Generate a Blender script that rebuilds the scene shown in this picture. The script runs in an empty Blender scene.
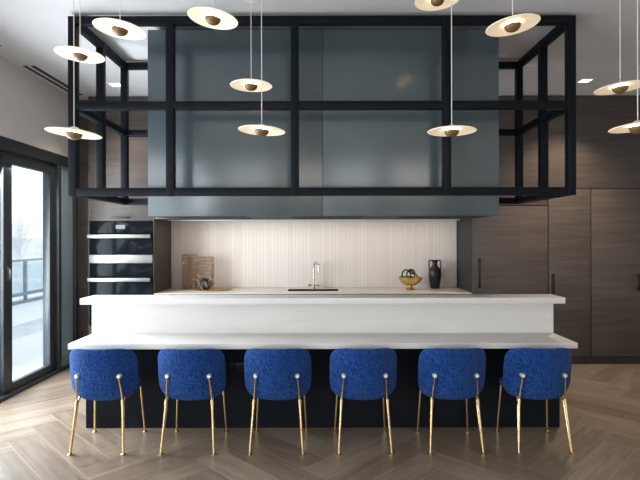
import bpy, bmesh, math, random
from mathutils import Vector, Matrix
random.seed(7)
PI = math.pi
S = bpy.context.scene
COL = S.collection

# ------------------------------------------------------------------ camera, sky, light, exposure
F = 500.0                                   # focal length in pixels of the 640 px frame
EYE = 1.59
cam = bpy.data.cameras.new('camera')
cam.sensor_width = 36.0
cam.lens = F / 640.0 * 36.0
cam.shift_x = -1.0 / 640
cam.shift_y = -2.0 / 640
cam.clip_start = 0.05
cam.clip_end = 300
co = bpy.data.objects.new('camera', cam)
co.location = (0, 0, EYE)
co.rotation_euler = (PI / 2, math.radians(0.12), 0)
COL.objects.link(co)
S.camera = co

S.view_settings.view_transform = 'Standard'
S.view_settings.look = 'None'
S.view_settings.gamma = 1.0
S.view_settings.use_curve_mapping = False
S.view_settings.exposure = -0.3

w = bpy.data.worlds.new('overcast_sky')
S.world = w
w.use_nodes = True
bg = w.node_tree.nodes['Background']
bg.inputs[0].default_value = (0.93, 0.97, 1.0, 1)
bg.inputs[1].default_value = 2.3


def area(name, loc, rot, sx, sy, power, color):
    l = bpy.data.lights.new(name, 'AREA')
    l.shape = 'RECTANGLE'
    l.size, l.size_y = sx, sy
    l.energy = power
    l.color = color
    o = bpy.data.objects.new(name, l)
    o.location = loc
    o.rotation_euler = rot
    COL.objects.link(o)
    return o


# daylight just outside the tall windows of the left wall and of the rear wall (out of frame); right rear one warmed
area('daylight_left_window', (-3.50, 1.9, 1.25), (0, -PI / 2 - 0.30, 0), 2.3, 2.9, 105, (0.92, 0.96, 1.0))
area('daylight_left_window', (-3.50, -1.4, 1.25), (0, -PI / 2 - 0.50, 0), 2.3, 2.9, 260, (0.92, 0.96, 1.0))
area('rear_window_light', (-1.3, -4.40, 1.25), (PI / 2 + 0.35, 0, 0), 2.8, 1.8, 60, (1.0, 0.97, 0.94))
area('rear_window_light', (2.5, -4.40, 1.25), (PI / 2 + 0.35, 0, 0), 2.8, 1.8, 72, (1.0, 0.84, 0.70))  # warm tint added to warm up the right side of the room
area('daylight_terrace_door', (-3.50, 4.55, 1.35), (0, -PI / 2 + 0.35, 0), 2.2, 1.8, 360, (0.88, 0.95, 1.0))
# LED strip under the upper cabinets of the niche
area('niche_strip_light', (-0.1, 6.62, 1.815), (0, 0, 0), 3.7, 0.05, 6.5, (1.0, 0.84, 0.70))


# ------------------------------------------------------------------ materials
def new_mat(name):
    m = bpy.data.materials.new(name)
    m.use_nodes = True
    nt = m.node_tree
    return m, nt, nt.nodes['Principled BSDF'], nt.nodes['Material Output']


def N(nt, t, **kw):
    n = nt.nodes.new(t)
    for k, v in kw.items():
        setattr(n, k, v)
    return n


def coords(nt, scale=(1, 1, 1), kind='Object', randomize=False):
    tc = N(nt, 'ShaderNodeTexCoord')
    mp = N(nt, 'ShaderNodeMapping')
    mp.inputs['Scale'].default_value = scale
    nt.links.new(tc.outputs[kind], mp.inputs['Vector'])
    if randomize:
        oi = N(nt, 'ShaderNodeObjectInfo')
        ml = N(nt, 'ShaderNodeMath', operation='MULTIPLY')
        ml.inputs[1].default_value = 37.0
        nt.links.new(oi.outputs['Random'], ml.inputs[0])
        nt.links.new(ml.outputs[0], mp.inputs['Location'])
    return mp.outputs['Vector']


def ramp(nt, fac, stops):
    r = N(nt, 'ShaderNodeValToRGB')
    e = r.color_ramp.elements
    while len(e) < len(stops):
        e.new(0.5)
    for i, (p, c) in enumerate(stops):
        e[i].position = p
        e[i].color = (*c, 1)
    nt.links.new(fac, r.inputs['Fac'])
    return r.outputs['Color']


def noise(nt, vec, scale, detail=3, rough=0.55):
    n = N(nt, 'ShaderNodeTexNoise')
    n.inputs['Scale'].default_value = scale
    n.inputs['Detail'].default_value = detail
    n.inputs['Roughness'].default_value = rough
    nt.links.new(vec, n.inputs['Vector'])
    return n.outputs['Fac']


def bump(nt, bsdf, h, strength, dist=0.01):
    b = N(nt, 'ShaderNodeBump')
    b.inputs['Strength'].default_value = strength
    b.inputs['Distance'].default_value = dist
    nt.links.new(h, b.inputs['Height'])
    nt.links.new(b.outputs['Normal'], bsdf.inputs['Normal'])


def plain(name, col, rough=0.5, metal=0.0, var=0.06, scale=6.0, bmp=0.0, spec=0.5):
    """plain painted / metal surface with a faint procedural mottling"""
    m, nt, b, out = new_mat(name)
    v = coords(nt)
    f = noise(nt, v, scale, 4)
    lo = tuple(max(0, c * (1 - var)) for c in col)
    hi = tuple(min(1, c * (1 + var)) for c in col)
    nt.links.new(ramp(nt, f, [(0.3, lo), (0.7, hi)]), b.inputs['Base Color'])
    b.inputs['Roughness'].default_value = rough
    b.inputs['Metallic'].default_value = metal
    b.inputs['Specular IOR Level'].default_value = spec
    if bmp:
        bump(nt, b, noise(nt, v, scale * 30, 2), bmp, 0.002)
    return m


def wood(name, c0, c1, c2, rough=0.45):
    m, nt, b, out = new_mat(name)
    v = coords(nt, (0.9, 14, 26), randomize=True)
    f = noise(nt, v, 2.0, 6, 0.65)
    v2 = coords(nt, (0.35, 1.0, 3.2), randomize=True)
    f2 = noise(nt, v2, 1.6, 3)
    mx = N(nt, 'ShaderNodeMix')
    mx.inputs['Factor'].default_value = 0.35
    nt.links.new(f, mx.inputs['A'])
    nt.links.new(f2, mx.inputs['B'])
    nt.links.new(ramp(nt, mx.outputs['Result'], [(0.33, c0), (0.5, c1), (0.68, c2)]), b.inputs['Base Color'])
    b.inputs['Roughness'].default_value = rough
    b.inputs['Specular IOR Level'].default_value = 0.35
    bump(nt, b, f, 0.12, 0.003)
    return m


def emit(name, col, strength, base=(0.86, 0.74, 0.58)):
    m, nt, b, out = new_mat(name)
    b.inputs['Base Color'].default_value = (*base, 1)
    b.inputs['Emission Color'].default_value = (*col, 1)
    b.inputs['Emission Strength'].default_value = strength
    return m


def glass_mat(name, tint=(1, 1, 1), refl=0.06):
    m, nt, b, out = new_mat(name)
    nt.nodes.remove(b)
    t = N(nt, 'ShaderNodeBsdfTransparent')
    t.inputs[0].default_value = (*tint, 1)
    g = N(nt, 'ShaderNodeBsdfGlossy')
    g.inputs['Roughness'].default_value = 0.02
    lw = N(nt, 'ShaderNodeLayerWeight')
    lw.inputs['Blend'].default_value = 0.15
    ml = N(nt, 'ShaderNodeMath', operation='MULTIPLY')
    ml.inputs[1].default_value = refl / 0.06 * 0.35
    nt.links.new(lw.outputs['Fresnel'], ml.inputs[0])
    mx = N(nt, 'ShaderNodeMixShader')
    nt.links.new(ml.outputs[0], mx.inputs[0])
    nt.links.new(t.outputs[0], mx.inputs[1])
    nt.links.new(g.outputs[0], mx.inputs[2])
    nt.links.new(mx.outputs[0], out.inputs['Surface'])
    return m


M = {}
M['wall'] = plain('wall_paint', (0.66, 0.62, 0.59), 0.8, var=0.02, bmp=0.05)
M['ceiling'] = plain('ceiling_paint', (0.61, 0.60, 0.60), 0.85, var=0.015, bmp=0.04)
M['dark_alu'] = plain('dark_aluminium', (0.030, 0.038, 0.046), 0.38, 0.0, var=0.1)
M['frame'] = plain('black_steel', (0.005, 0.007, 0.010), 0.42, 0.0, var=0.1, spec=0.10)
M['hood'] = plain('blue_grey_satin_metal', (0.058, 0.078, 0.088), 0.23, 0.0, var=0.03, scale=2, spec=0.75)
M['hood_dark'] = plain('hood_underside', (0.02, 0.022, 0.025), 0.6)
M['wood'] = wood('grey_brown_veneer', (0.048, 0.038, 0.034), (0.072, 0.058, 0.051), (0.104, 0.085, 0.075))
M['wood_gap'] = plain('cabinet_carcass', (0.02, 0.017, 0.015), 0.7)
M['black'] = plain('black_lacquer', (0.006, 0.008, 0.011), 0.55, var=0.15, spec=0.10)
M['handle'] = plain('dark_handle_metal', (0.02, 0.02, 0.022), 0.35, 0.6)
M['quartz'] = None
M['counter'] = plain('pale_counter', (0.72, 0.66, 0.60), 0.3, var=0.03)
M['brass'] = plain('brushed_brass', (0.80, 0.58, 0.30), 0.24, 1.0, var=0.05)
M['button'] = plain('polished_button', (0.88, 0.80, 0.68), 0.35, 0.5, var=0.02)
M['gold'] = plain('antique_gold', (0.66, 0.47, 0.17), 0.34, 1.0, var=0.12, scale=30, bmp=0.3)
M['copper'] = plain('pale_copper', (0.62, 0.45, 0.31), 0.28, 1.0, var=0.1, scale=30)
M['steel'] = plain('stainless_steel', (0.24, 0.232, 0.22), 0.42, 1.0, var=0.03)
M['chrome'] = plain('warm_chrome', (0.50, 0.42, 0.36), 0.2, 1.0)
M['oven_glass'] = plain('black_oven_glass', (0.006, 0.008, 0.010), 0.10, 0.0, spec=0.05)
M['screen'] = emit('oven_display', (0.75, 0.85, 0.95), 0.12, (0.10, 0.11, 0.12))
M['vase'] = plain('black_ceramic', (0.009, 0.008, 0.009), 0.42, var=0.2, scale=25, bmp=0.2)
M['bronze'] = plain('bronze_cap', (0.16, 0.09, 0.04), 0.5, 0.3, var=0.05)
M['shade'] = emit('glowing_shade', (1.0, 0.76, 0.48), 0.42)
M['shade_top'] = plain('shade_back', (0.85, 0.75, 0.60), 0.6)
M['led'] = emit('led_disc', (1.0, 0.80, 0.54), 40.0)
M['cord'] = plain('pale_cord', (0.70, 0.66, 0.60), 0.7)
M['lens'] = emit('downlight_lens', (1.0, 0.88, 0.72), 7.0)
M['trim_white'] = plain('white_trim', (0.72, 0.71, 0.70), 0.5)
M['slot'] = plain('black_slot', (0.008, 0.008, 0.009), 0.6)
M['glass'] = glass_mat('clear_glass', (0.97, 0.99, 1.0))
M['rail_glass'] = glass_mat('railing_glass', (0.88, 0.94, 0.97))
M['blue_panel'] = plain('blue_grey_panel', (0.28, 0.39, 0.46), 0.25, 0.0, var=0.05, scale=1.5)
M['snow'] = plain('snow', (0.74, 0.78, 0.84), 0.8, var=0.04, scale=1.2, bmp=0.2)
M['paving'] = plain('wet_paving', (0.50, 0.57, 0.63), 0.35, var=0.12, scale=3)
M['rail'] = plain('grey_rail', (0.20, 0.26, 0.31), 0.4, 0.3)
M['bark'] = plain('hazy_frosted_bark', (0.74, 0.75, 0.78), 0.8, var=0.1)  # frost, with outdoor haze and overexposure put into the near-white colour
M['hill'] = plain('hazy_treeline', (0.74, 0.77, 0.80), 0.9, var=0.12, scale=0.4)  # far treeline as a low ridge, haze put into its pale colour

# white quartz with the faintest veins
m, nt, b, out = new_mat('white_quartz')
v = coords(nt, (0.5, 1.5, 3.0))
nt.links.new(ramp(nt, noise(nt, v, 3.0, 6, 0.6), [(0.35, (0.65, 0.625, 0.60)), (0.62, (0.70, 0.68, 0.655))]), b.inputs['Base Color'])
b.inputs['Roughness'].default_value = 0.5
b.inputs['Specular IOR Level'].default_value = 0.3
M['quartz'] = m

# blue boucle; shade between the loops is put into the colour
m, nt, b, out = new_mat('blue_boucle')
v = coords(nt)
vo = N(nt, 'ShaderNodeTexVoronoi')
vo.inputs['Scale'].default_value = 75
nv = N(nt, 'ShaderNodeTexNoise')
nv.inputs['Scale'].default_value = 60
nv.inputs['Detail'].default_value = 2
nt.links.new(v, nv.inputs['Vector'])
ma = N(nt, 'ShaderNodeMixRGB')
ma.inputs[0].default_value = 0.03
nt.links.new(v, ma.inputs[1])
nt.links.new(nv.outputs['Color'], ma.inputs[2])
nt.links.new(ma.outputs[0], vo.inputs['Vector'])
nt.links.new(ramp(nt, vo.outputs['Distance'], [(0.1, (0.009, 0.092, 0.37)), (0.66, (0.001, 0.022, 0.125))]), b.inputs['Base Color'])
b.inputs['Roughness'].default_value = 0.9
b.inputs['Specular IOR Level'].default_value = 0.2
b.inputs['Sheen Weight'].default_value = 0.25
b.inputs['Sheen Tint'].default_value = (0.3, 0.5, 1, 1)
iv = N(nt, 'ShaderNodeMath', operation='SUBTRACT')
iv.inputs[0].default_value = 1.0
nt.links.new(vo.outputs['Distance'], iv.inputs[1])
bump(nt, b, iv.outputs[0], 1.0, 0.012)
M['boucle'] = m

# plank floor: UV runs along each plank, attribute 'tone' differs per plank
m, nt, b, out = new_mat('herringbone_oak_planks')
v = coords(nt, (1.1, 13, 1), 'UV')
f = noise(nt, v, 1.7, 7, 0.7)
at = N(nt, 'ShaderNodeAttribute', attribute_name='tone')
mx = N(nt, 'ShaderNodeMix')
mx.inputs['Factor'].default_value = 0.42
nt.links.new(f, mx.inputs['A'])
nt.links.new(at.outputs['Fac'], mx.inputs['B'])
nt.links.new(ramp(nt, mx.outputs['Result'], [(0.28, (0.105, 0.074, 0.053)), (0.5, (0.215, 0.163, 0.122)), (0.72, (0.37, 0.295, 0.228))]), b.inputs['Base Color'])
rr = N(nt, 'ShaderNodeMapRange')
rr.inputs['To Min'].default_value = 0.24
rr.inputs['To Max'].default_value = 0.38
nt.links.new(f, rr.inputs['Value'])
nt.links.new(rr.outputs[0], b.inputs['Roughness'])
bump(nt, b, f, 0.08, 0.003)
M['planks'] = m
M['grout'] = plain('floor_joint', (0.40, 0.35, 0.30), 0.8)

# vertical stick tiles
m, nt, b, out = new_mat('cream_stick_tiles')
tc = N(nt, 'ShaderNodeTexCoord')
sp = N(nt, 'ShaderNodeSeparateXYZ')
cb = N(nt, 'ShaderNodeCombineXYZ')
nt.links.new(tc.outputs['Object'], sp.inputs[0])
nt.links.new(sp.outputs['Z'], cb.inputs['X'])
nt.links.new(sp.outputs['X'], cb.inputs['Y'])
br = N(nt, 'ShaderNodeTexBrick', offset=0.5, squash=1.0)
br.inputs['Scale'].default_value = 1.0
br.inputs['Brick Width'].default_value = 4.0
br.inputs['Row Height'].default_value = 0.05
br.inputs['Mortar Size'].default_value = 0.0035
br.inputs['Mortar Smooth'].default_value = 0.3
br.inputs['Bias'].default_value = 0.0
br.inputs['Color1'].default_value = (0.645, 0.57, 0.515, 1)
br.inputs['Color2'].default_value = (0.69, 0.615, 0.56, 1)
br.inputs['Mortar'].default_value = (0.585, 0.51, 0.455, 1)
nt.links.new(cb.outputs[0], br.inputs['Vector'])
nt.links.new(br.outputs['Color'], b.inputs['Base Color'])
b.inputs['Roughness'].default_value = 0.4
iv = N(nt, 'ShaderNodeMath', operation='SUBTRACT')
iv.inputs[0].default_value = 1.0
nt.links.new(br.outputs['Fac'], iv.inputs[1])
bump(nt, b, iv.outputs[0], 0.5, 0.004)
M['tiles'] = m


# ------------------------------------------------------------------ mesh helpers
class MB:
    def __init__(self):
        self.bm = bmesh.new()

    def box(self, x0, x1, y0, y1, z0, z1, bev=0.0, seg=2):
        r = bmesh.ops.create_cube(self.bm, size=1.0)
        vs = r['verts']
        for v in vs:
            v.co = Vector(((x0 + x1) / 2 + v.co.x * (x1 - x0), (y0 + y1) / 2 + v.co.y * (y1 - y0), (z0 + z1) / 2 + v.co.z * (z1 - z0)))
        if bev > 0:
            es = list({e for v in vs for e in v.link_edges})
            bmesh.ops.bevel(self.bm, geom=es, offset=bev, segments=seg, affect='EDGES', profile=0.5)
        return self

    def tube(self, pts, r, n=10, closed=False, caps=True):
        pts = [Vector(p) for p in pts]
        k = len(pts)
        rs = r if isinstance(r, (list, tuple)) else [r] * k
        up = None
        rings = []
        for i in range(k):
            if closed:
                t = (pts[(i + 1) % k] - pts[i - 1]).normalized()
            else:
                a = pts[max(i - 1, 0)]
                c = pts[min(i + 1, k - 1)]
                t = (c - a).normalized()
            if up is None:
                up = Vector((0, 0, 1)) if abs(t.z) < 0.9 else Vector((1, 0, 0))
            s = t.cross(up).normalized()
            up = s.cross(t).normalized()
            rings.append([self.bm.verts.new(pts[i] + (s * math.cos(2 * PI * j / n) + up * math.sin(2 * PI * j / n)) * rs[i]) for j in range(n)])
        for i in range(k if closed else k - 1):
            A, B = rings[i], rings[(i + 1) % k]
            for j in range(n):
                self.bm.faces.new((A[j], A[(j + 1) % n], B[(j + 1) % n], B[j]))
        if caps and not closed:
            self.bm.faces.new(rings[0][::-1])
            self.bm.faces.new(rings[-1])
        return self

    def lathe(self, prof, c=(0, 0, 0), n=32, sx=1.0, sy=1.0):
        """prof: list of (r, z); closes at r = 0"""
        rings = []
        for (r, z) in prof:
            if r < 1e-6:
                rings.append([self.bm.verts.new((c[0], c[1], c[2] + z))])
            else:
                rings.append([self.bm.verts.new((c[0] + r * sx * math.cos(2 * PI * j / n), c[1] + r * sy * math.sin(2 * PI * j / n), c[2] + z)) for j in range(n)])
        for A, B in zip(rings, rings[1:]):
            for j in range(n):
                a, a2 = A[j % len(A)], A[(j + 1) % len(A)]
                b_, b2 = B[j % len(B)], B[(j + 1) % len(B)]
                f = []
                for q in (a, a2, b2, b_):
                    if q not in f:
                        f.append(q)
                if len(f) > 2:
                    try:
                        self.bm.faces.new(f)
                    except ValueError:
                        pass
        return self

    def superslab(self, a, c, b_, n=4.0, m=2.4, res=18, fn=None):
        """padded slab: rounded-square outline in x/z, rounded edge across y; fn bends each point"""
        r = bmesh.ops.create_cube(self.bm, size=2.0)
        es = list({e for v in r['verts'] for e in v.link_edges})
        bmesh.ops.subdivide_edges(self.bm, edges=es, cuts=res, use_grid_fill=True)
        for v in self.bm.verts:
            q = v.co
            k = ((abs(q.x) ** n + abs(q.z) ** n) ** (m / n) + abs(q.y) ** m) ** (-1.0 / m)
            p = Vector((q.x * k * a, q.y * k * c, q.z * k * b_))
            v.co = fn(p) if fn else p
        return self

    def build(self, name, mat, parent=None, origin=None, smooth=35):
        me = bpy.data.meshes.new(name)
        bmesh.ops.recalc_face_normals(self.bm, faces=self.bm.faces[:])
        o = bpy.data.objects.new(name, me)
        base = Vector((0, 0, 0))
        if parent is not None:
            base = world_loc(parent)
            o.parent = parent
        org = Vector(origin) if origin is not None else base
        for v in self.bm.verts:
            v.co -= org
        self.bm.to_mesh(me)
        self.bm.free()
        o.location = org - base
        for mm in (mat if isinstance(mat, (list, tuple)) else [mat]):
            me.materials.append(mm)
        if smooth:
            for p in me.polygons:
                p.use_smooth = True
            me.set_sharp_from_angle(angle=math.radians(smooth))
        COL.objects.link(o)
        return o


def world_loc(o):
    l = Vector((0, 0, 0))
    while o is not None:
        l += o.location
        o = o.parent
    return l


def tag(o, label=None, cat=None, group=None, kind=None):
    if label:
        o['label'] = label
    if cat:
        o['category'] = cat
    if group:
        o['group'] = group
    if kind:
        o['kind'] = kind
    return o


def thing(name, loc, label, cat, group=None):
    o = bpy.data.objects.new(name, None)
    o.empty_display_size = 0.1
    o.location = loc
    COL.objects.link(o)
    return tag(o, label, cat, group)


def struct(o):
    o['kind'] = 'structure'
    return o


def copy_tree(o, parent=None):
    c = o.copy()
    COL.objects.link(c)
    if parent is not None:
        c.parent = parent
    for ch in list(o.children):
        copy_tree(ch, c)
    return c


def bx(name, mat, parent, x0, x1, y0, y1, z0, z1, bev=0.0, origin=None):
    return MB().box(x0, x1, y0, y1, z0, z1, bev).build(name, mat, parent, origin)


# ------------------------------------------------------------------ the room
XL, XR, YB, YR, H = -3.12, 4.90, 6.97, -4.2, 3.37
HEAD = 2.59
RHEAD = 2.15

# floor: one mesh of herringbone planks over a joint-coloured bed
L, W, GAP = 1.10, 0.22, 0.0024
bm = bmesh.new()
uvl = bm.loops.layers.uv.new('UVMap')
tone = bm.faces.layers.float.new('tone')
OX, OY = 0.03, 3.60
c45 = math.sqrt(0.5)


def plank(x0, y0, lx, ly):
    cx, cy = x0 + lx / 2, y0 + ly / 2
    wx, wy = (cx - cy) * c45 + OX, (cx + cy) * c45 + OY
    if not (XL - 1 < wx < XR + 1 and YR - 1 < wy < YB + 1):
        return
    pts = [(x0 + GAP, y0 + GAP), (x0 + lx - GAP, y0 + GAP), (x0 + lx - GAP, y0 + ly - GAP), (x0 + GAP, y0 + ly - GAP)]
    vs = [bm.verts.new(((px - py) * c45 + OX, (px + py) * c45 + OY, 0)) for px, py in pts]
    f = bm.faces.new(vs)
    f[tone] = random.uniform(0.33, 0.67)
    ou, ov = random.uniform(0, 60), random.uniform(0, 60)
    for lp, (px, py) in zip(f.loops, pts):
        a, c = (px - x0, py - y0) if lx > ly else (py - y0, px - x0)
        lp[uvl].uv = (a + ou, c + ov)


for i in range(-60, 61):
    for j in range(-9, 10):
        ax, ay = i * W + j * L, i * W - j * L
        plank(ax, ay, L, W)
        plank(ax, ay + W, W, L)
for p, n in (((XL, 0, 0), (-1, 0, 0)), ((XR, 0, 0), (1, 0, 0)), ((0, YR, 0), (0, -1, 0)), ((0, YB, 0), (0, 1, 0))):
    bmesh.ops.bisect_plane(bm, geom=bm.verts[:] + bm.edges[:] + bm.faces[:], plane_co=p, plane_no=n, clear_outer=True)
for f in bm.faces:
    f.material_index = 0
r = bmesh.ops.create_cube(bm, size=1.0)
for v in r['verts']:
    v.co = Vector(((XL + XR) / 2 + v.co.x * (XR - XL), (YB + YR) / 2 + v.co.y * (YB - YR), -0.0515 + v.co.z * 0.10))
for f in {f for v in r['verts'] for f in v.link_faces}:
    f.material_index = 1
me = bpy.data.meshes.new('floor')
bm.to_mesh(me)
bm.free()
me.materials.append(M['planks'])
me.materials.append(M['grout'])
fl = bpy.data.objects.new('floor', me)
COL.objects.link(fl)
struct(fl)

struct(bx('ceiling', M['ceiling'], None, XL - 0.2, XR + 0.2, YR - 0.2, YB + 0.2, H, H + 0.12))
struct(bx('wall_back', M['wall'], None, XL - 0.2, XR + 0.2, YB, YB + 0.2, -0.1, H))
struct(bx('wall_right', M['wall'], None, XR, XR + 0.2, YR - 0.2, YB, -0.1, H))
mb = MB()
mb.box(XL - 0.2, XL, YR - 0.2, YB, HEAD, H)
mb.box(XL - 0.2, XL, 6.40, YB, -0.1, HEAD)
mb.box(XL - 0.2, XL, 3.42, 3.58, -0.1, HEAD)
mb.box(XL - 0.2, XL, 0.15, 0.35, -0.1, HEAD)
mb.box(XL - 0.2, XL, YR - 0.2, -3.0, -0.1, HEAD)
struct(mb.build('wall_left', M['wall']))
mb = MB()
mb.box(XL, XR, YR - 0.2, YR, RHEAD, H)
for xa, xb in ((XL, -2.75), (0.15, 1.05), (3.95, XR)):
    mb.box(xa, xb, YR - 0.2, YR, -0.1, RHEAD)
mb.box(-2.75, 0.15, YR - 0.2, YR, -0.1, 0.3)
mb.box(1.05, 3.95, YR - 0.2, YR, -0.1, 0.3)
struct(mb.build('wall_rear', M['wall']))


def window_left(name, y0, y1):
    mb = MB()
    mb.box(XL - 0.16, XL - 0.02, y0, y1, HEAD - 0.1, HEAD)
    mb.box(XL - 0.16, XL - 0.02, y0, y1, 0, 0.1)
    mb.box(XL - 0.16, XL - 0.02, y0, y0 + 0.08, 0.1, HEAD - 0.1)
    mb.box(XL - 0.16, XL - 0.02, y1 - 0.08, y1, 0.1, HEAD - 0.1)
    o = struct(mb.build(name, M['dark_alu']))
    bx('window_glass', M['glass'], o, XL - 0.10, XL - 0.085, y0 + 0.08, y1 - 0.08, 0.1, HEAD - 0.1)


window_left('window_1', 0.35, 3.42)
window_left('window_2', -3.0, 0.15)
for nm, xa, xb in (('window_3', -2.75, 0.15), ('window_4', 1.05, 3.95)):
    mb = MB()
    mb.box(xa, xb, YR - 0.15, YR - 0.02, RHEAD - 0.08, RHEAD)
    mb.box(xa, xb, YR - 0.15, YR - 0.02, 0.3, 0.38)
    for q in (xa, (xa + xb) / 2 - 0.035, xb - 0.07):
        mb.box(q, q + 0.07, YR - 0.15, YR - 0.02, 0.38, RHEAD - 0.08)
    o = struct(mb.build(nm, M['dark_alu']))
    bx('window_glass', M['glass'], o, xa + 0.07, xb - 0.07, YR - 0.09, YR - 0.08, 0.38, RHEAD - 0.08)

# sliding terrace door: fixed frame, two sashes, blue-grey side panel
mb = MB()
mb.box(XL - 0.18, XL + 0.012, 3.58, 6.40, 2.47, HEAD, 0.004)
mb.box(XL - 0.18, XL + 0.012, 3.58, 6.40, -0.002, 0.035, 0.003)
mb.box(XL - 0.18, XL + 0.012, 3.58, 3.66, 0.03, 2.48)
mb.box(XL - 0.18, XL + 0.012, 5.93, 5.99, 0.03, 2.48, 0.004)
mb.box(XL - 0.18, XL + 0.012, 6.34, 6.40, 0.03, 2.48, 0.004)
door = struct(mb.build('door_1', M['dark_alu']))
for (y0, y1, sl, sr, dx) in ((4.96, 5.94, 0.14, 0.13, -0.03), (3.66, 5.02, 0.12, 0.12, -0.10)):
    mb = MB()
    xa, xb = XL + dx - 0.05, XL + dx
    mb.box(xa, xb, y0, y0 + sl, 0.035, 2.47, 0.003)
    mb.box(xa, xb, y1 - sr, y1, 0.035, 2.47, 0.003)
    mb.box(xa, xb, y0 + sl, y1 - sr, 2.35, 2.47)
    mb.box(xa, xb, y0 + sl, y1 - sr, 0.035, 0.12)
    s = mb.build('sash', M['dark_alu'], door)
    bx('glass_pane', M['glass'], s, xa + 0.02, xa + 0.03, y0 + sl, y1 - sr, 0.12, 2.35)
    if dx > -0.05:
        mb = MB()
        mb.box(xb, xb + 0.012, y0 + 0.055, y0 + 0.085, 1.16, 1.30, 0.003)
        mb.box(xb + 0.012, xb + 0.03, y0 + 0.062, y0 + 0.078, 1.18, 1.28, 0.003)
        tag(mb.build('door_handle', M['steel'], s), 'small steel door pull')
bx('side_panel', M['blue_panel'], door, XL - 0.06, XL - 0.03, 5.99, 6.34, 0.035, 2.47)

# baseboards that show beside the cabinets
struct(bx('baseboard_right', M['black'], None, XR - 0.015, XR, YR, 6.2, 0, 0.09))

# linear air slots in the ceiling over the door
for i, (y0, y1, lab) in enumerate(((5.15, 6.20, 'black double slot air diffuser in the ceiling nearer the oven cabinet'),
                                   (3.45, 4.62, 'black double slot air diffuser in the ceiling cut by the left photo edge'))):
    t = thing('slot_diffuser', (-3.0, (y0 + y1) / 2, H), lab, 'air vent', 'ceiling slot diffusers')
    for xc in (-3.045, -2.965):
        bx('slot', M['slot'], t, xc - 0.022, xc + 0.022, y0, y1, H - 0.004, H + 0.0)
    bx('divider', M['trim_white'], t, -3.021, -2.989, y0, y1, H - 0.005, H)

# ------------------------------------------------------------------ terrace outside
mb = MB()
mb.box(-7.9, -5.66, -6, 26, -0.14, -0.02)
mb.box(-4.88, XL - 0.2, -6, 26, -0.14, -0.02)
struct(tag(mb.build('terrace_snow', M['snow'])))
struct(bx('terrace_paving', M['paving'], None, -5.66, -4.88, -6, 26, -0.14, -0.03))
struct(bx('snow_field', M['snow'], None, -140, -7.9, -60, 160, -9.2, -9.0))
rl = thing('terrace_railing', (-7.5, 12, 0), 'grey glass balustrade along the snowy terrace outside the door', 'railing')
bx('top_rail', M['rail'], rl, -7.53, -7.47, 2, 24, 1.02, 1.07)
bx('bottom_rail', M['rail'], rl, -7.54, -7.46, 2, 24, 0.16, 0.24)
bx('kerb', M['rail'], rl, -7.58, -7.42, 2, 24, -0.02, 0.05)
yy = 2.0
ys = []
k = 12.68
while k > 2:
    k -= 1.9
while k < 24:
    ys.append(k)
    k += 1.9
for k in ys:
    bx('post', M['rail'], rl, -7.53, -7.47, k - 0.04, k + 0.04, -0.02, 1.02)
for a, c in zip(ys, ys[1:]):
    bx('glass_panel', M['rail_glass'], rl, -7.505, -7.495, a + 0.06, c - 0.06, 0.24, 1.02)


def tree(x, y, h, seed, label):
    rnd = random.Random(seed)
    mb = MB()

    def grow(p, d, ln, r, lev):
        pts = [p]
        q = p
        dd = d.copy()
        for _ in range(4):
            dd = (dd + Vector((rnd.uniform(-.16, .16), rnd.uniform(-.16, .16), rnd.uniform(-.02, .1)))).normalized()
            q = q + dd * ln / 4
            pts.append(q)
        mb.tube(pts, [r * (1 - 0.13 * i) for i in range(5)], 5)
        if lev > 0:
            for i in range(5 if lev > 1 else 4):
                t = pts[rnd.randint(2, 4)]
                ax = (dd + Vector((rnd.uniform(-1, 1), rnd.uniform(-1, 1), rnd.uniform(-.1, .7))) * 0.75).normalized()
                grow(t, ax, ln * rnd.uniform(0.5, 0.72), r * 0.5, lev - 1)

    grow(Vector((x, y, -9.0)), Vector((0, 0, 1)), h * 0.5, h * 0.014, 4)
    tag(mb.build('bare_tree', M['bark'], None, (x, y, -9.0)), label, 'tree', 'bare trees beyond the terrace')


tree(-36.0, 60.0, 13.5, 3, 'bare pale winter tree beyond the terrace, taller and right of centre of the door glass')
tree(-54.0, 82.0, 11.0, 5, 'bare pale winter tree beyond the terrace, lower and further left')
mb = MB()
gv = []
for i in range(61):
    y = 10 + i * 2.6
    hgt = -2.0 + 2.0 * math.sin(i * 0.31) + 1.1 * math.sin(i * 0.83 + 1) + 0.5 * random.random()
    gv.append([mb.bm.verts.new((-62 - 9 * 0, y, -9.0)), mb.bm.verts.new((-66 + random.random(), y, hgt)), mb.bm.verts.new((-80, y, hgt * 0.8 + 1)), mb.bm.verts.new((-100, y, -9.0))])
for A, B in zip(gv, gv[1:]):
    for q in range(3):
        mb.bm.faces.new((A[q], A[q + 1], B[q + 1], B[q]))
struct(mb.build('distant_treeline', M['hill']))

# ------------------------------------------------------------------ back run of cabinets
YC = 6.25            # plane of the cabinet fronts
DT = 0.022           # door thickness
G = 0.006            # half gap between doors


def bar_handle(parent, x, z0, z1, name='handle'):
    mb = MB()
    mb.box(x - 0.011, x + 0.011, YC - 0.045, YC - 0.025, z0, z1, 0.004)
    for z in (z0 + 0.03, z1 - 0.03):
        mb.box(x - 0.007, x + 0.007, YC - 0.027, YC + 0.001, z - 0.01, z + 0.01)
    return mb.build(name, M['handle'], parent)


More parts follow.
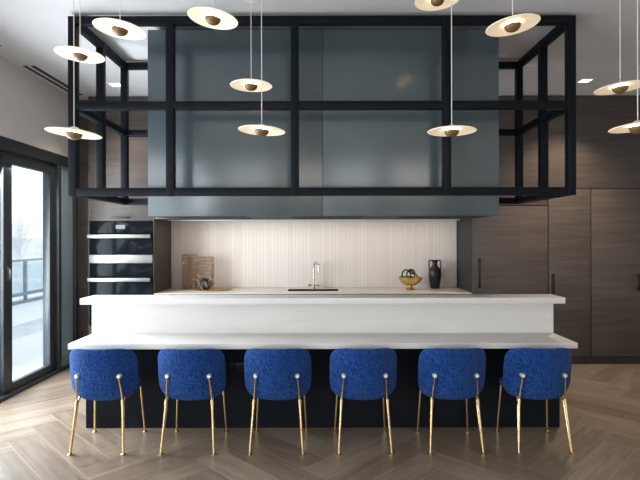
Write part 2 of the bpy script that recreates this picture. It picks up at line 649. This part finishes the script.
def tall(x0, x1, split, hx, hz, label):
    t = thing('tall_cabinet', ((x0 + x1) / 2, YC + 0.35, 0), label, 'cabinet', 'tall veneer cabinets')
    bx('carcass', M['wood_gap'], t, x0 + 0.002, x1 - 0.002, YC + DT + 0.001, YB - 0.002, 0.1, H - 0.002)
    bx('plinth', M['wood_gap'], t, x0 + 0.002, x1 - 0.002, YC + 0.03, YB - 0.002, 0, 0.099)
    d = bx('door', M['wood'], t, x0 + G, x1 - G, YC, YC + DT, 0.104, split - G, 0.0015)
    if hx:
        bar_handle(d, hx, *hz)
    bx('door', M['wood'], t, x0 + G, x1 - G, YC, YC + DT, split + G, H - 0.006, 0.0015)


tall(1.890, 2.840, 1.99, 1.972, (0.96, 1.34), 'wide dark veneer tall cabinet bordering the tiled niche on its right')
t = thing('tall_cabinet', (3.42, YC + 0.35, 0), 'dark veneer double-door tall cabinet cut by the right photo edge, under one wide upper door', 'cabinet', 'tall veneer cabinets')
bx('carcass', M['wood_gap'], t, 2.842, 3.998, YC + DT + 0.001, YB - 0.002, 0.1, H - 0.002)
bx('plinth', M['wood_gap'], t, 2.842, 3.998, YC + 0.03, YB - 0.002, 0, 0.099)
d = bx('door', M['wood'], t, 2.840 + G, 3.375 - G, YC, YC + DT, 0.104, 2.196, 0.0015)
bar_handle(d, 2.893, 0.88, 1.14)
d = bx('door', M['wood'], t, 3.375 + G, 4.0 - G, YC, YC + DT, 0.104, 2.196, 0.0015)
bar_handle(d, 3.958, 0.92, 1.14)
bx('upper_door', M['wood'], t, 2.840 + G, 4.0 - G, YC, YC + DT, 2.204, H - 0.006, 0.0015)
tall(4.000, XR - 0.003, 2.20, None, None, 'dark veneer tall cabinet in the right corner outside the photo')

# oven column
ox0, ox1 = -2.905, -2.0875
t = thing('oven_cabinet', ((ox0 + ox1) / 2, YC + 0.35, 0), 'grey-brown veneer oven cabinet at the left end holding two black ovens', 'cabinet')
mb = MB()
mb.box(ox0, ox0 + 0.012, YC, YB - 0.002, 0.1, H - 0.002)
mb.box(ox1 - 0.012, ox1, YC, YB - 0.002, 0.1, H - 0.002)
mb.box(ox0 + 0.012, ox1 - 0.012, YB - 0.03, YB - 0.002, 0.1, H - 0.002)
mb.box(ox0 + 0.012, ox1 - 0.012, YC + DT + 0.002, YB - 0.03, 1.808, 1.826)
mb.box(ox0 + 0.012, ox1 - 0.012, YC + DT + 0.002, YB - 0.03, 0.49, 0.508)
mb.build('carcass', M['wood'], t)
bx('plinth', M['wood_gap'], t, ox0, ox1, YC + 0.03, YB - 0.01, 0, 0.099)
d = bx('lift_door', M['wood'], t, ox0 + 0.013, ox1 - 0.013, YC, YC + DT, 1.81, 2.19, 0.0015)
mb = MB()
mb.box(-2.615, -2.385, YC - 0.04, YC - 0.025, 1.838, 1.856, 0.003)
for q in (-2.57, -2.43):
    mb.box(q - 0.01, q + 0.01, YC - 0.027, YC + 0.001, 1.841, 1.853)
mb.build('handle', M['handle'], d)
bx('upper_door', M['wood'], t, ox0 + 0.013, ox1 - 0.013, YC, YC + DT, 2.198, H - 0.006, 0.0015)
bx('drawer', M['wood'], t, ox0 + 0.013, ox1 - 0.013, YC, YC + DT, 0.104, 0.488, 0.0015)
tag(bx('filler_panel', M['wood'], None, XL + 0.004, ox0 - 0.002, 6.42, 6.44, 0, H - 0.003, 0, ((XL + ox0) / 2, 6.43, 0)),
    'narrow tall brown veneer filler strip between the door wall and the oven cabinet', 'panel')


def oven(name, z0, z1, label, cat, glass_top, handle, glass_low, band):
    xa, xb = ox0 + 0.014, ox1 - 0.014
    t = thing(name, ((xa + xb) / 2, YC + 0.3, z0), label, cat, 'built-in ovens')
    bx('casing', M['slot'], t, xa + 0.004, xb - 0.004, YC + 0.012, YC + 0.55, z0 + 0.002, z1 - 0.002)
    p = bx('control_panel', M['oven_glass'], t, xa, xb, YC - 0.012, YC + 0.012, *glass_top, 0.002)
    if band:
        tag(bx('display', M['screen'], p, -2.56, -2.445, YC - 0.0135, YC - 0.0118, glass_top[1] - 0.095, glass_top[1] - 0.045), 'small lit display')
    dr = bx('door', M['oven_glass'], t, xa, xb, YC - 0.018, YC + 0.012, *glass_low, 0.002)
    mb = MB()
    mb.box(xa - 0.005, xb - 0.012, YC - 0.070, YC - 0.042, *handle, 0.006)
    for q in (xa + 0.05, xb - 0.07):
        mb.box(q - 0.012, q + 0.012, YC - 0.045, YC - 0.010, handle[0] + 0.012, handle[1] - 0.012)
    tag(mb.build('handle', M['steel'], dr), 'long stainless steel bar handle')
    if band:
        tag(bx('steel_band', M['steel'], t, xa, xb, YC - 0.020, YC + 0.012, *band, 0.002), 'brushed stainless steel strip')
    mb = MB()
    mb.box(xa + 0.10, xa + 0.105, YC - 0.0125, YC - 0.0118, glass_top[0] + 0.03, glass_top[1] - 0.03)
    return t


oven('speed_oven', 1.278, 1.806, 'black glass upper oven with small lit display above a steel band', 'oven',
     (1.638, 1.804), (1.592, 1.640), (1.388, 1.634), (1.281, 1.384))
oven('wall_oven', 0.510, 1.276, 'black glass lower oven with steel bar handle, partly behind the island', 'oven',
     (1.106, 1.272), (1.052, 1.100), (0.514, 1.102), None)

# base units, worktop, splashback and upper units of the niche
NX0, NX1 = -2.085, 1.888
t = thing('base_cabinet', ((NX0 + NX1) / 2, 6.6, 0), 'low dark base cabinet under the niche worktop, behind the island', 'cabinet')
mb = MB()
mb.box(NX0 + 0.002, -0.47, YC + DT, YB - 0.002, 0.1, 0.886)
mb.box(0.26, NX1 - 0.002, YC + DT, YB - 0.002, 0.1, 0.886)
mb.box(-0.47, 0.26, YC + DT, YB - 0.002, 0.1, 0.60)
mb.build('carcass', M['wood_gap'], t)
bx('plinth', M['wood_gap'], t, NX0 + 0.002, NX1 - 0.002, YC + 0.05, YB - 0.01, 0, 0.099)
for i in range(5):
    a = NX0 + (NX1 - NX0) * i / 5
    c = NX0 + (NX1 - NX0) * (i + 1) / 5
    d = bx('door', M['wood'], t, a + G, c - G, YC, YC + DT, 0.104, 0.862, 0.0015)

SX0, SX1, SY0, SY1 = -0.44, 0.228, 6.50, 6.765
mb = MB()
mb.box(NX0 + 0.003, SX0, YC - 0.02, YB - 0.014, 0.892, 0.900)
mb.box(SX1, NX1 - 0.003, YC - 0.02, YB - 0.014, 0.892, 0.900)
mb.box(SX0, SX1, YC - 0.02, SY0, 0.892, 0.900)
mb.box(SX0, SX1, SY1, YB - 0.014, 0.892, 0.900)
tag(mb.build('niche_worktop', M['counter'], None, ((NX0 + NX1) / 2, 6.6, 0.888)), 'thin pale worktop in the tiled niche holding vases and tap', 'worktop')
mb = MB()
mb.box(SX0 + 0.001, SX1 - 0.001, SY0 + 0.001, SY0 + 0.006, 0.70, 0.8995)
mb.box(SX0 + 0.001, SX1 - 0.001, SY1 - 0.006, SY1 - 0.001, 0.70, 0.8995)
mb.box(SX0 + 0.001, SX0 + 0.006, SY0 + 0.006, SY1 - 0.006, 0.70, 0.8995)
mb.box(SX1 - 0.006, SX1 - 0.001, SY0 + 0.006, SY1 - 0.006, 0.70, 0.8995)
mb.box(SX0 + 0.001, SX1 - 0.001, SY0 + 0.001, SY1 - 0.001, 0.69, 0.70)
t = tag(mb.build('sink', M['black'], None, (-0.1, 6.63, 0.69)), 'black sunken sink in the pale niche worktop below the tap', 'sink')
MB().lathe([(0, 0.7005), (0.04, 0.7005), (0.04, 0.704), (0.02, 0.703), (0, 0.703)], (-0.1, 6.63, 0)).build('drain', M['steel'], t)

tag(bx('backsplash', M['tiles'], None, NX0 + 0.003, NX1 - 0.003, YB - 0.012, YB - 0.001, 0.902, 1.828, 0, (-0.1, YB - 0.006, 0.902)),
    'cream vertical stick tile splashback behind the worktop and tap', 'backsplash')
t = thing('upper_cabinet', ((NX0 + NX1) / 2, 6.6, 1.83), 'dark veneer upper cabinet over the tiled niche, behind the hood', 'cabinet')
bx('carcass', M['wood_gap'], t, NX0 + 0.002, NX1 - 0.002, YC + DT + 0.001, YB - 0.002, 1.832, H - 0.002)
for i in range(4):
    a = NX0 + (NX1 - NX0) * i / 4
    c = NX0 + (NX1 - NX0) * (i + 1) / 4
    bx('door', M['wood'], t, a + G, c - G, YC, YC + DT, 1.832, H - 0.006, 0.0015)
bx('led_strip', M['trim_white'], t, NX0 + 0.06, NX1 - 0.06, 6.59, 6.65, 1.822, 1.832)

# ------------------------------------------------------------------ things on the niche worktop
ZW = 0.900
# tap
fx, fy = -0.10, 6.84
t = thing('kitchen_tap', (fx, fy, ZW), 'slim warm chrome gooseneck tap behind the black sink', 'tap')
MB().lathe([(0, 0), (0.028, 0), (0.028, 0.012), (0.017, 0.02), (0.017, 0.05), (0.012, 0.055), (0, 0.055)], (fx, fy, ZW), 20).build('base', M['chrome'], t)
pts = [(fx, fy, ZW + 0.05), (fx, fy, ZW + 0.29)]
for k in range(1, 13):
    a = PI * k / 12
    pts.append((fx + 0.034 * (1 - math.cos(a)), fy - 0.05 * (1 - math.cos(a)), ZW + 0.29 + 0.07 * math.sin(a)))
pts.append((fx + 0.068, fy - 0.10, ZW + 0.24))
MB().tube(pts, 0.0105, 12).build('spout', M['chrome'], t)
for sx in (-1, 1):
    mb = MB()
    mb.tube([(fx, fy, ZW + 0.046), (fx + sx * 0.065, fy - 0.01, ZW + 0.046)], 0.008, 10)
    mb.lathe([(0, -0.018), (0.011, -0.018), (0.011, 0.018), (0, 0.018)], (fx + sx * 0.066, fy - 0.01, ZW + 0.046), 12)
    mb.build('lever', M['chrome'], t)

# black amphora
vx, vy = 1.555, 6.83
t = thing('two_handled_vase', (vx, vy, ZW), 'tall black two-handled vase on the niche worktop', 'vase')
prof = [(0, 0), (0.058, 0), (0.062, 0.01), (0.068, 0.06), (0.082, 0.14), (0.087, 0.20), (0.082, 0.245), (0.060, 0.280), (0.036, 0.305), (0.030, 0.335), (0.036, 0.37), (0.050, 0.386), (0.046, 0.386), (0.028, 0.34), (0.020, 0.31), (0, 0.30)]
MB().lathe(prof, (vx, vy, ZW), 36).build('body', M['vase'], t)
for s in (-1, 1):
    MB().tube([(vx + s * 0.040, vy, ZW + 0.380), (vx + s * 0.068, vy, ZW + 0.384), (vx + s * 0.080, vy, ZW + 0.370), (vx + s * 0.081, vy, ZW + 0.32), (vx + s * 0.078, vy, ZW + 0.26), (vx + s * 0.066, vy, ZW + 0.235)], 0.009, 10).build('handle', M['vase'], t)

# gold footed bowl
ux, uy = 1.19, 6.66
t = thing('footed_bowl', (ux, uy, ZW), 'hammered gold footed bowl on the niche worktop left of the black vase', 'bowl')
MB().lathe([(0, 0.045), (0.018, 0.05), (0.06, 0.058), (0.11, 0.085), (0.145, 0.125), (0.158, 0.170), (0.152, 0.170), (0.138, 0.128), (0.105, 0.092), (0.055, 0.066), (0, 0.060)], (ux, uy, ZW), 40).build('bowl', M['gold'], t)
MB().lathe([(0, 0), (0.068, 0), (0.070, 0.006), (0.050, 0.018), (0.026, 0.032), (0.020, 0.05), (0, 0.052)], (ux, uy, ZW), 32).build('foot', M['gold'], t)


def knot(name, c, R, r, rings, label, rest):
    mb = MB()
    for (ax, ay, az, dx, dy, dz, sc) in rings:
        rot = Matrix.Rotation(az, 3, 'Z') @ Matrix.Rotation(ay, 3, 'Y') @ Matrix.Rotation(ax, 3, 'X')
        pts = []
        for k in range(36):
            a = 2 * PI * k / 36
            p = rot @ Vector((R * sc * math.cos(a), R * sc * math.sin(a), 0.12 * R * math.sin(3 * a)))
            pts.append((c[0] + p.x + dx, c[1] + p.y + dy, c[2] + p.z + dz))
        mb.tube(pts, r, 10, closed=True)
    lo = min(v.co.z for v in mb.bm.verts)
    for v in mb.bm.verts:
        v.co.z += rest - lo
    return tag(mb.build(name, M['vase'], None, (c[0], c[1], rest)), label, 'ornament', 'black knot ornaments')


knot('knot_ornament', (ux, uy, ZW + 0.18), 0.092, 0.0095, [(1.15, 0, 0.3, -0.03, 0, 0, 1), (1.35, 0.3, 1.7, 0.03, 0, 0, 1), (0.5, 0.35, 0.0, 0.02, 0, 0.01, 0.8)],
     'black ring knot ornament lying in the gold footed bowl', ZW + 0.082)

# gold tray, lattice lanterns and knot on the left
tx, ty = -1.445, 6.70
MBt = MB().lathe([(0, 0), (0.225, 0), (0.245, 0.008), (0.250, 0.010), (0.246, 0.013), (0.228, 0.010), (0, 0.008)], (tx, ty, ZW), 48, 1.0, 0.86)
tag(MBt.build('round_tray', M['gold'], None, (tx, ty, ZW)), 'flat gold tray on the worktop under a lantern and black knot', 'tray')


def lantern(x, y, z, r, h, seed, label):
    rnd = random.Random(seed)
    t = thing('lattice_lantern', (x, y, z), label, 'lantern', 'perforated metal lanterns')
    mb = MB()
    n, kz = 14, int(h / (2 * PI * r / 14))
    g = [[mb.bm.verts.new((x + (r + rnd.uniform(-.001, .001)) * math.cos(2 * PI * (j + 0.5 * (i % 2) + rnd.uniform(-.16, .16)) / n),
                           y + r * math.sin(2 * PI * (j + 0.5 * (i % 2) + rnd.uniform(-.16, .16)) / n),
                           z + 0.008 + (h - 0.016) * (i + (rnd.uniform(-.18, .18) if 0 < i < kz else 0)) / kz)) for j in range(n)] for i in range(kz + 1)]
    for i in range(kz):
        for j in range(n):
            mb.bm.faces.new((g[i][j], g[i][(j + 1) % n], g[i + 1][(j + 1) % n], g[i + 1][j]))
    o = mb.build('mesh_wall', M['copper'], t, smooth=0)
    wf = o.modifiers.new('lattice', 'WIREFRAME')
    wf.thickness = 0.0105
    wf.use_even_offset = False
    for zz in (0.005, h - 0.005):
        mb = MB()
        mb.tube([(x + r * math.cos(2 * PI * k / 40), y + r * math.sin(2 * PI * k / 40), z + zz) for k in range(40)], 0.005, 8, closed=True)
        mb.build('rim', M['copper'], t)
    MB().lathe([(0, 0.0), (r, 0.0), (r, 0.004), (0, 0.004)], (x, y, z), 40).build('base', M['copper'], t)


lantern(-1.795, 6.84, ZW, 0.098, 0.472, 1, 'tall perforated copper lantern standing on the worktop left of the tray')
lantern(-1.555, 6.755, ZW + 0.0135, 0.105, 0.425, 2, 'shorter perforated copper lantern standing on the gold tray')
knot('knot_ornament', (-1.52, 6.575, ZW + 0.08), 0.070, 0.010, [(1.2, 0.2, 0.3, 0, 0, 0, 1), (1.3, -0.4, 1.4, 0, 0, 0, 1), (0.6, 0.5, 0.2, 0, 0, 0, 0.95)],
     'black ring knot ornament on the gold tray in front of the shorter lantern', ZW + 0.012)

# ------------------------------------------------------------------ the island
IC = 0.012
HWI = 1.985
mb = MB()
mb.box(IC - HWI, IC + HWI, 4.19, 5.02, 0.0, 0.724)
mb.box(IC - HWI, IC + HWI, 4.345, 5.02, 0.724, 0.878)
ib = tag(mb.build('kitchen_island', M['black'], None, (IC, 4.6, 0)), 'long black island base behind the blue chairs', 'kitchen island')
t = thing('island_counter', (IC, 4.3, 0.726), 'white stone island counter with raised bar ledge above the blue chairs', 'countertop')
bx('lower_slab', M['quartz'], t, IC - HWI, IC + HWI, 3.89, 4.342, 0.726, 0.770, 0.003)
bx('riser_panel', M['quartz'], t, IC - HWI, IC + HWI, 4.30, 4.342, 0.770, 1.049)
bx('bar_ledge', M['quartz'], t, IC - HWI, IC + HWI, 4.085, 4.342, 1.049, 1.099, 0.003)
bx('kitchen_worktop', M['quartz'], t, IC - HWI, IC + HWI, 4.343, 5.03, 0.879, 0.905, 0.003)
for (xx, lab) in ((-0.70, 'small black double socket on the island base between the second and third chairs'),):
    t = thing('power_socket', (xx, 4.19, 0.51), lab, 'socket')
    bx('plate', M['handle'], t, xx - 0.06, xx + 0.06, 4.182, 4.1895, 0.472, 0.548, 0.003)
    for q in (-0.028, 0.028):
        bx('outlet', M['black'], t, xx + q - 0.02, xx + q + 0.02, 4.179, 4.1825, 0.486, 0.534, 0.002)

# ------------------------------------------------------------------ hood and hanging steel frame
hx0, hx1 = -1.439, 1.481
HY0, HY1, HZ, HT = 4.16, 4.85, 1.773, 3.325
t = thing('extractor_hood', ((hx0 + hx1) / 2, 4.55, HZ), 'huge blue-grey metal hood box hanging from the ceiling inside the black frame', 'hood')
bx('body', M['hood'], t, hx0 + 0.001, hx1 - 0.001, HY0 + 0.022, HY1, HZ + 0.012, HT - 0.001)
bx('ceiling_neck', M['hood_dark'], t, -1.1, 1.15, 4.42, 4.70, HT - 0.002, H)
mid = 0.0165
bx('front_panel', M['hood'], t, hx0, mid - 0.002, HY0, HY0 + 0.02, HZ, HT, 0.001)
bx('front_panel', M['hood'], t, mid + 0.002, hx1, HY0, HY0 + 0.02, HZ, HT, 0.001)
bx('underside', M['hood_dark'], t, hx0 + 0.006, hx1 - 0.006, HY0 + 0.022, HY1 - 0.004, HZ + 0.002, HZ + 0.012)
for q in (-0.95, 0.05, 1.0):
    mb = MB()
    for k in range(12):
        mb.box(q - 0.3, q + 0.3, HY0 + 0.12 + k * 0.035, HY0 + 0.135 + k * 0.035, HZ - 0.004, HZ + 0.002)
    mb.build('grease_filter', M['hood_dark'], t)

B = 0.031        # half of the bar thickness
FX0, FX1 = -1.960, 1.981
FY0, FY1 = 3.937 + B, 5.0
ZT, ZM, ZL = 3.312, 2.640, 1.957
t = thing('steel_frame', (0, 4.48, ZL), 'black open steel bar frame hanging around the hood above the island', 'frame')
for x in (FX0, -1.190, -0.205, 0.997, FX1):
    bx('front_post', M['frame'], t, x - B, x + B, FY0 - B, FY0 + B, ZL - B, ZT + B, 0.002)
for z in (ZT, ZM, ZL):
    bx('front_rail', M['frame'], t, FX0 - B, FX1 + B, FY0 - B + 0.001, FY0 + B - 0.001, z - B, z + B, 0.002)
    bx('rear_rail', M['frame'], t, FX0 - B, FX1 + B, FY1 - B + 0.001, FY1 + B - 0.001, z - B, z + B, 0.002)
    for x in (FX0, FX1):
        bx('side_rail', M['frame'], t, x - B + 0.001, x + B - 0.001, FY0, FY1, z - B + 0.001, z + B - 0.001, 0.002)
for x in (FX0, -1.190, 0.997, FX1):
    bx('rear_post', M['frame'], t, x - B, x + B, FY1 - B, FY1 + B, ZL - B, ZT + B, 0.002)
for x in (FX0, FX1):
    bx('side_post', M['frame'], t, x - B, x + B, 4.46 - B, 4.46 + B, ZL - B, ZT + B, 0.002)
for x in (-1.190, -0.205, 0.997):
    MB().lathe([(0, 0), (0.012, 0), (0.012, 0.02), (0.04, 0.022), (0.04, H - ZT - B), (0, H - ZT - B)], (x, FY1, ZT + B), 16).build('ceiling_mount', M['frame'], t)

# ------------------------------------------------------------------ pendant lamps
DIA = 0.31


def pendant_proto():
    t = thing('pendant_lamp', (0, 0, 0), 'x', 'pendant lamp', 'disc pendant lamps')
    R_ = DIA / 2
    head = MB().lathe([(0, 0.020), (0.05, 0.017), (R_ - 0.02, 0.0), (R_ - 0.003, -0.003), (R_, 0.0), (R_ - 0.004, 0.003), (0.05, 0.023), (0, 0.026)], (0, 0, 0), 56).build('shade', M['shade'], t)
    MB().lathe([(0, 0.0265), (0.05, 0.0245), (R_ - 0.01, 0.0045), (R_ - 0.012, 0.0065), (0.03, 0.030), (0.012, 0.040), (0, 0.040)], (0, 0, 0), 48).build('shade_back', M['shade_top'], head)
    hem = []
    for k in range(13):
        a = (PI / 2) * k / 12
        hem.append((0.048 * math.sin(a), 0.002 - 0.040 * math.cos(a)))
    hem += [(0.045, 0.004), (0.0, 0.003)]
    MB().lathe(hem, (0, 0, 0), 36).build('bronze_cap', M['bronze'], head)
    MB().lathe([(0.0, 0.0035), (0.041, 0.0045), (0.041, 0.007), (0.0, 0.007)], (0, 0, 0), 28).build('light_source', M['led'], head)
    return t, head


proto, head0 = pendant_proto()
PEND = [  # cx, cy, width px, roll deg (+ : right end lower), label
    (120.5, 29.0, 51.0, 7, 'disc pendant lamp lit by the top left frame corner, left of the hood'),
    (80.5, 54.5, 46.5, 4, 'disc pendant lamp in front of the left frame post, upper of two there'),
    (74.3, 133.0, 52.0, 6, 'disc pendant lamp in front of the left frame post, lower and near the terrace door'),
    (213.5, 18.5, 50.0, 8, 'disc pendant lamp in front of the top frame rail, left half of the hood'),
    (251.5, 85.5, 42.0, 1, 'disc pendant lamp before the hood just above the middle rail, smaller looking one'),
    (262.0, 130.5, 47.0, 4, 'disc pendant lamp before the left half of the hood just below the middle rail'),
    (438.0, 0.5, 45.0, -4, 'disc pendant lamp cut by the top photo edge, right half'),
    (452.0, 131.5, 48.0, 0, 'disc pendant lamp in front of the right frame post, below the middle rail'),
    (513.0, 26.0, 52.0, -8, 'disc pendant lamp at the top right corner of the hood, tilted up to the right'),
    (620.5, 88.5, 47.0, -6, 'disc pendant lamp on the far right before the cabinets, upper of two there'),
    (638.0, 128.0, 52.0, -4, 'disc pendant lamp cut by the right photo edge, lower of two there'),
]
for i, (cx, cy, wd, roll, lab) in enumerate(PEND):
    d = DIA * F / wd
    x = (cx - 321) * d / F
    z = EYE + (238 - cy) * d / F
    o = proto if i == 0 else copy_tree(proto)
    o.location = (x, d, z)
    o['label'] = lab
    hd = [c for c in o.children if c.name.startswith('shade')][0]
    hd.rotation_euler = (0, math.radians(roll * 0.85), 0)
    if i == 0:
        proto_children = None
# cords are of different length: built lamp by lamp
for o in [q for q in COL.objects if q.name.startswith('pendant_lamp')]:
    x, y, z = o.location
    MB().tube([(x, y, z + 0.036), (x, y, H - 0.02)], 0.0026, 8).build('cord', M['cord'], o)
    MB().lathe([(0, -0.024), (0.045, -0.024), (0.05, -0.02), (0.05, 0), (0, 0)], (x, y, H), 24).build('ceiling_rose', M['trim_white'], o)

# ------------------------------------------------------------------ recessed ceiling lights, speaker
for (x, y, pw, lab) in ((-2.37, 5.78, 120, 'square recessed ceiling light lit above the oven cabinet, seen through the frame'),
                        (3.00, 5.67, 300, 'square recessed ceiling light lit on the right, between frame and pendant')):
    t = thing('recessed_light', (x, y, H), lab, 'ceiling light', 'recessed ceiling lights')
    mb = MB()
    for (a, b_, c, e) in ((-0.08, 0.08, -0.08, -0.055), (-0.08, 0.08, 0.055, 0.08), (-0.08, -0.055, -0.055, 0.055), (0.055, 0.08, -0.055, 0.055)):
        mb.box(x + a, x + b_, y + c, y + e, H - 0.006, H)
    mb.build('trim_ring', M['trim_white'], t)
    bx('lens', M['lens'], t, x - 0.055, x + 0.055, y - 0.055, y + 0.055, H - 0.003, H - 0.001)
    sp = bpy.data.lights.new('downlight', 'SPOT')
    sp.energy = pw
    sp.color = (1.0, 0.80, 0.60)
    sp.spot_size = math.radians(105)
    sp.spot_blend = 0.8
    sp.shadow_soft_size = 0.05
    so = bpy.data.objects.new('downlight', sp)
    so.location = (x, y, H - 0.02)
    COL.objects.link(so)
t = thing('ceiling_speaker', (2.17, 5.24, H), 'flat round speaker in the ceiling seen through the right end of the frame', 'speaker')
MB().lathe([(0, -0.006), (0.075, -0.006), (0.075, 0), (0, 0)], (2.17, 5.24, H), 32).build('grille', M['wall'], t)
MB().lathe([(0.076, 0), (0.076, -0.008), (0.088, -0.006), (0.092, 0)], (2.17, 5.24, H), 32).build('rim', M['trim_white'], t)

# ------------------------------------------------------------------ chairs
def chair_proto():
    t = thing('dining_chair', (0, 0, 0), 'x', 'chair', 'blue chairs along the island')

    def bend(p):
        z = p.z + 0.573
        tl = max(0.0, (0.47 - z)) * 0.9
        x = p.x * (1.0 - 0.03 * max(0.0, (0.56 - z) / 0.16) ** 2)
        y = p.y + 1.75 * x * x - (z - 0.57) * 0.16 + tl * 0.35 + 0.028
        return Vector((x, y, z))

    MB().superslab(0.256, 0.036, 0.202, 4.8, 2.6, 18, bend).build('backrest', M['boucle'], t, smooth=0)

    def sbend(p):
        x, y, z = p.x, p.z, p.y
        x *= 1.0 - 0.10 * max(0.0, -y / 0.225) ** 2
        return Vector((x, y + 0.245, z + 0.428 + 0.006 * (1 - (x / 0.25) ** 2)))

    MB().superslab(0.222, 0.047, 0.215, 3.2, 2.8, 18, sbend).build('seat', M['boucle'], t, smooth=0)
    # steel ring below the seat that takes the legs
    pts = [(-0.17, 0.14, 0.402), (0.17, 0.14, 0.402), (0.183, 0.40, 0.402), (-0.183, 0.40, 0.402)]
    mb = MB()
    for a, c in zip(pts, pts[1:] + pts[:1]):
        mb.tube([a, c], 0.009, 8)
    mb.build('seat_frame', M['brass'], t)
    for s in (-1, 1):
        # rear leg: twin rods meeting at the foot, collar below the seat
        mb = MB()
        mb.tube([(s * 0.195, 0.0, 0.006), (s * 0.171, 0.055, 0.375)], [0.0075, 0.0092], 12)
        mb.tube([(s * 0.194, 0.012, 0.006), (s * 0.171, 0.078, 0.36), (s * 0.170, 0.10, 0.392), (s * 0.170, 0.14, 0.402)], [0.0065, 0.0075, 0.0075, 0.0075], 12)
        mb.tube([(s * 0.1735, 0.051, 0.345), (s * 0.1705, 0.055, 0.388)], 0.0125, 12)
        lg = mb.build('leg', M['brass'], t)
        MB().lathe([(0, 0), (0.017, 0), (0.018, 0.006), (0.011, 0.011), (0, 0.011)], (s * 0.195, 0.002, 0), 16).build('foot_cap', M['brass'], lg)
        st = MB().tube([(s * 0.1705, 0.055, 0.383), (s * 0.167, 0.050, 0.42), (s * 0.155, 0.020, 0.568)], [0.0080, 0.0060, 0.0058], 10).build('back_strut', M['brass'], t)
        mb = MB()
        mb.tube([(s * 0.155, 0.012, 0.570), (s * 0.155, 0.022, 0.570), (s * 0.155, 0.060, 0.570)], [0.012, 0.0165, 0.0165], 16)
        tag(mb.build('button', M['button'], st), 'pale polished metal button')
        mb = MB()
        mb.tube([(s * 0.205, 0.437, 0.006), (s * 0.183, 0.40, 0.405)], [0.0075, 0.0092], 12)
        lg = mb.build('leg', M['brass'], t)
        MB().lathe([(0, 0), (0.016, 0), (0.017, 0.006), (0.011, 0.011), (0, 0.011)], (s * 0.205, 0.437, 0), 16).build('foot_cap', M['brass'], lg)
    return t


ch0 = chair_proto()
CX = [(-1.652, 'leftmost of the six'), (-0.985, 'second from the left'), (-0.332, 'third from the left'),
      (0.322, 'third from the right'), (0.995, 'second from the right'), (1.645, 'rightmost of the six')]
ROT = [0.5, 0.0, -0.6, 0.8, 0.0, -0.4]
for i, (x, where) in enumerate(CX):
    o = ch0 if i == 0 else copy_tree(ch0)
    o.location = (x, 3.671, 0)
    o.rotation_euler = (0, 0, math.radians(ROT[i]))
    o['label'] = 'royal blue boucle chair with brass legs at the island, ' + where
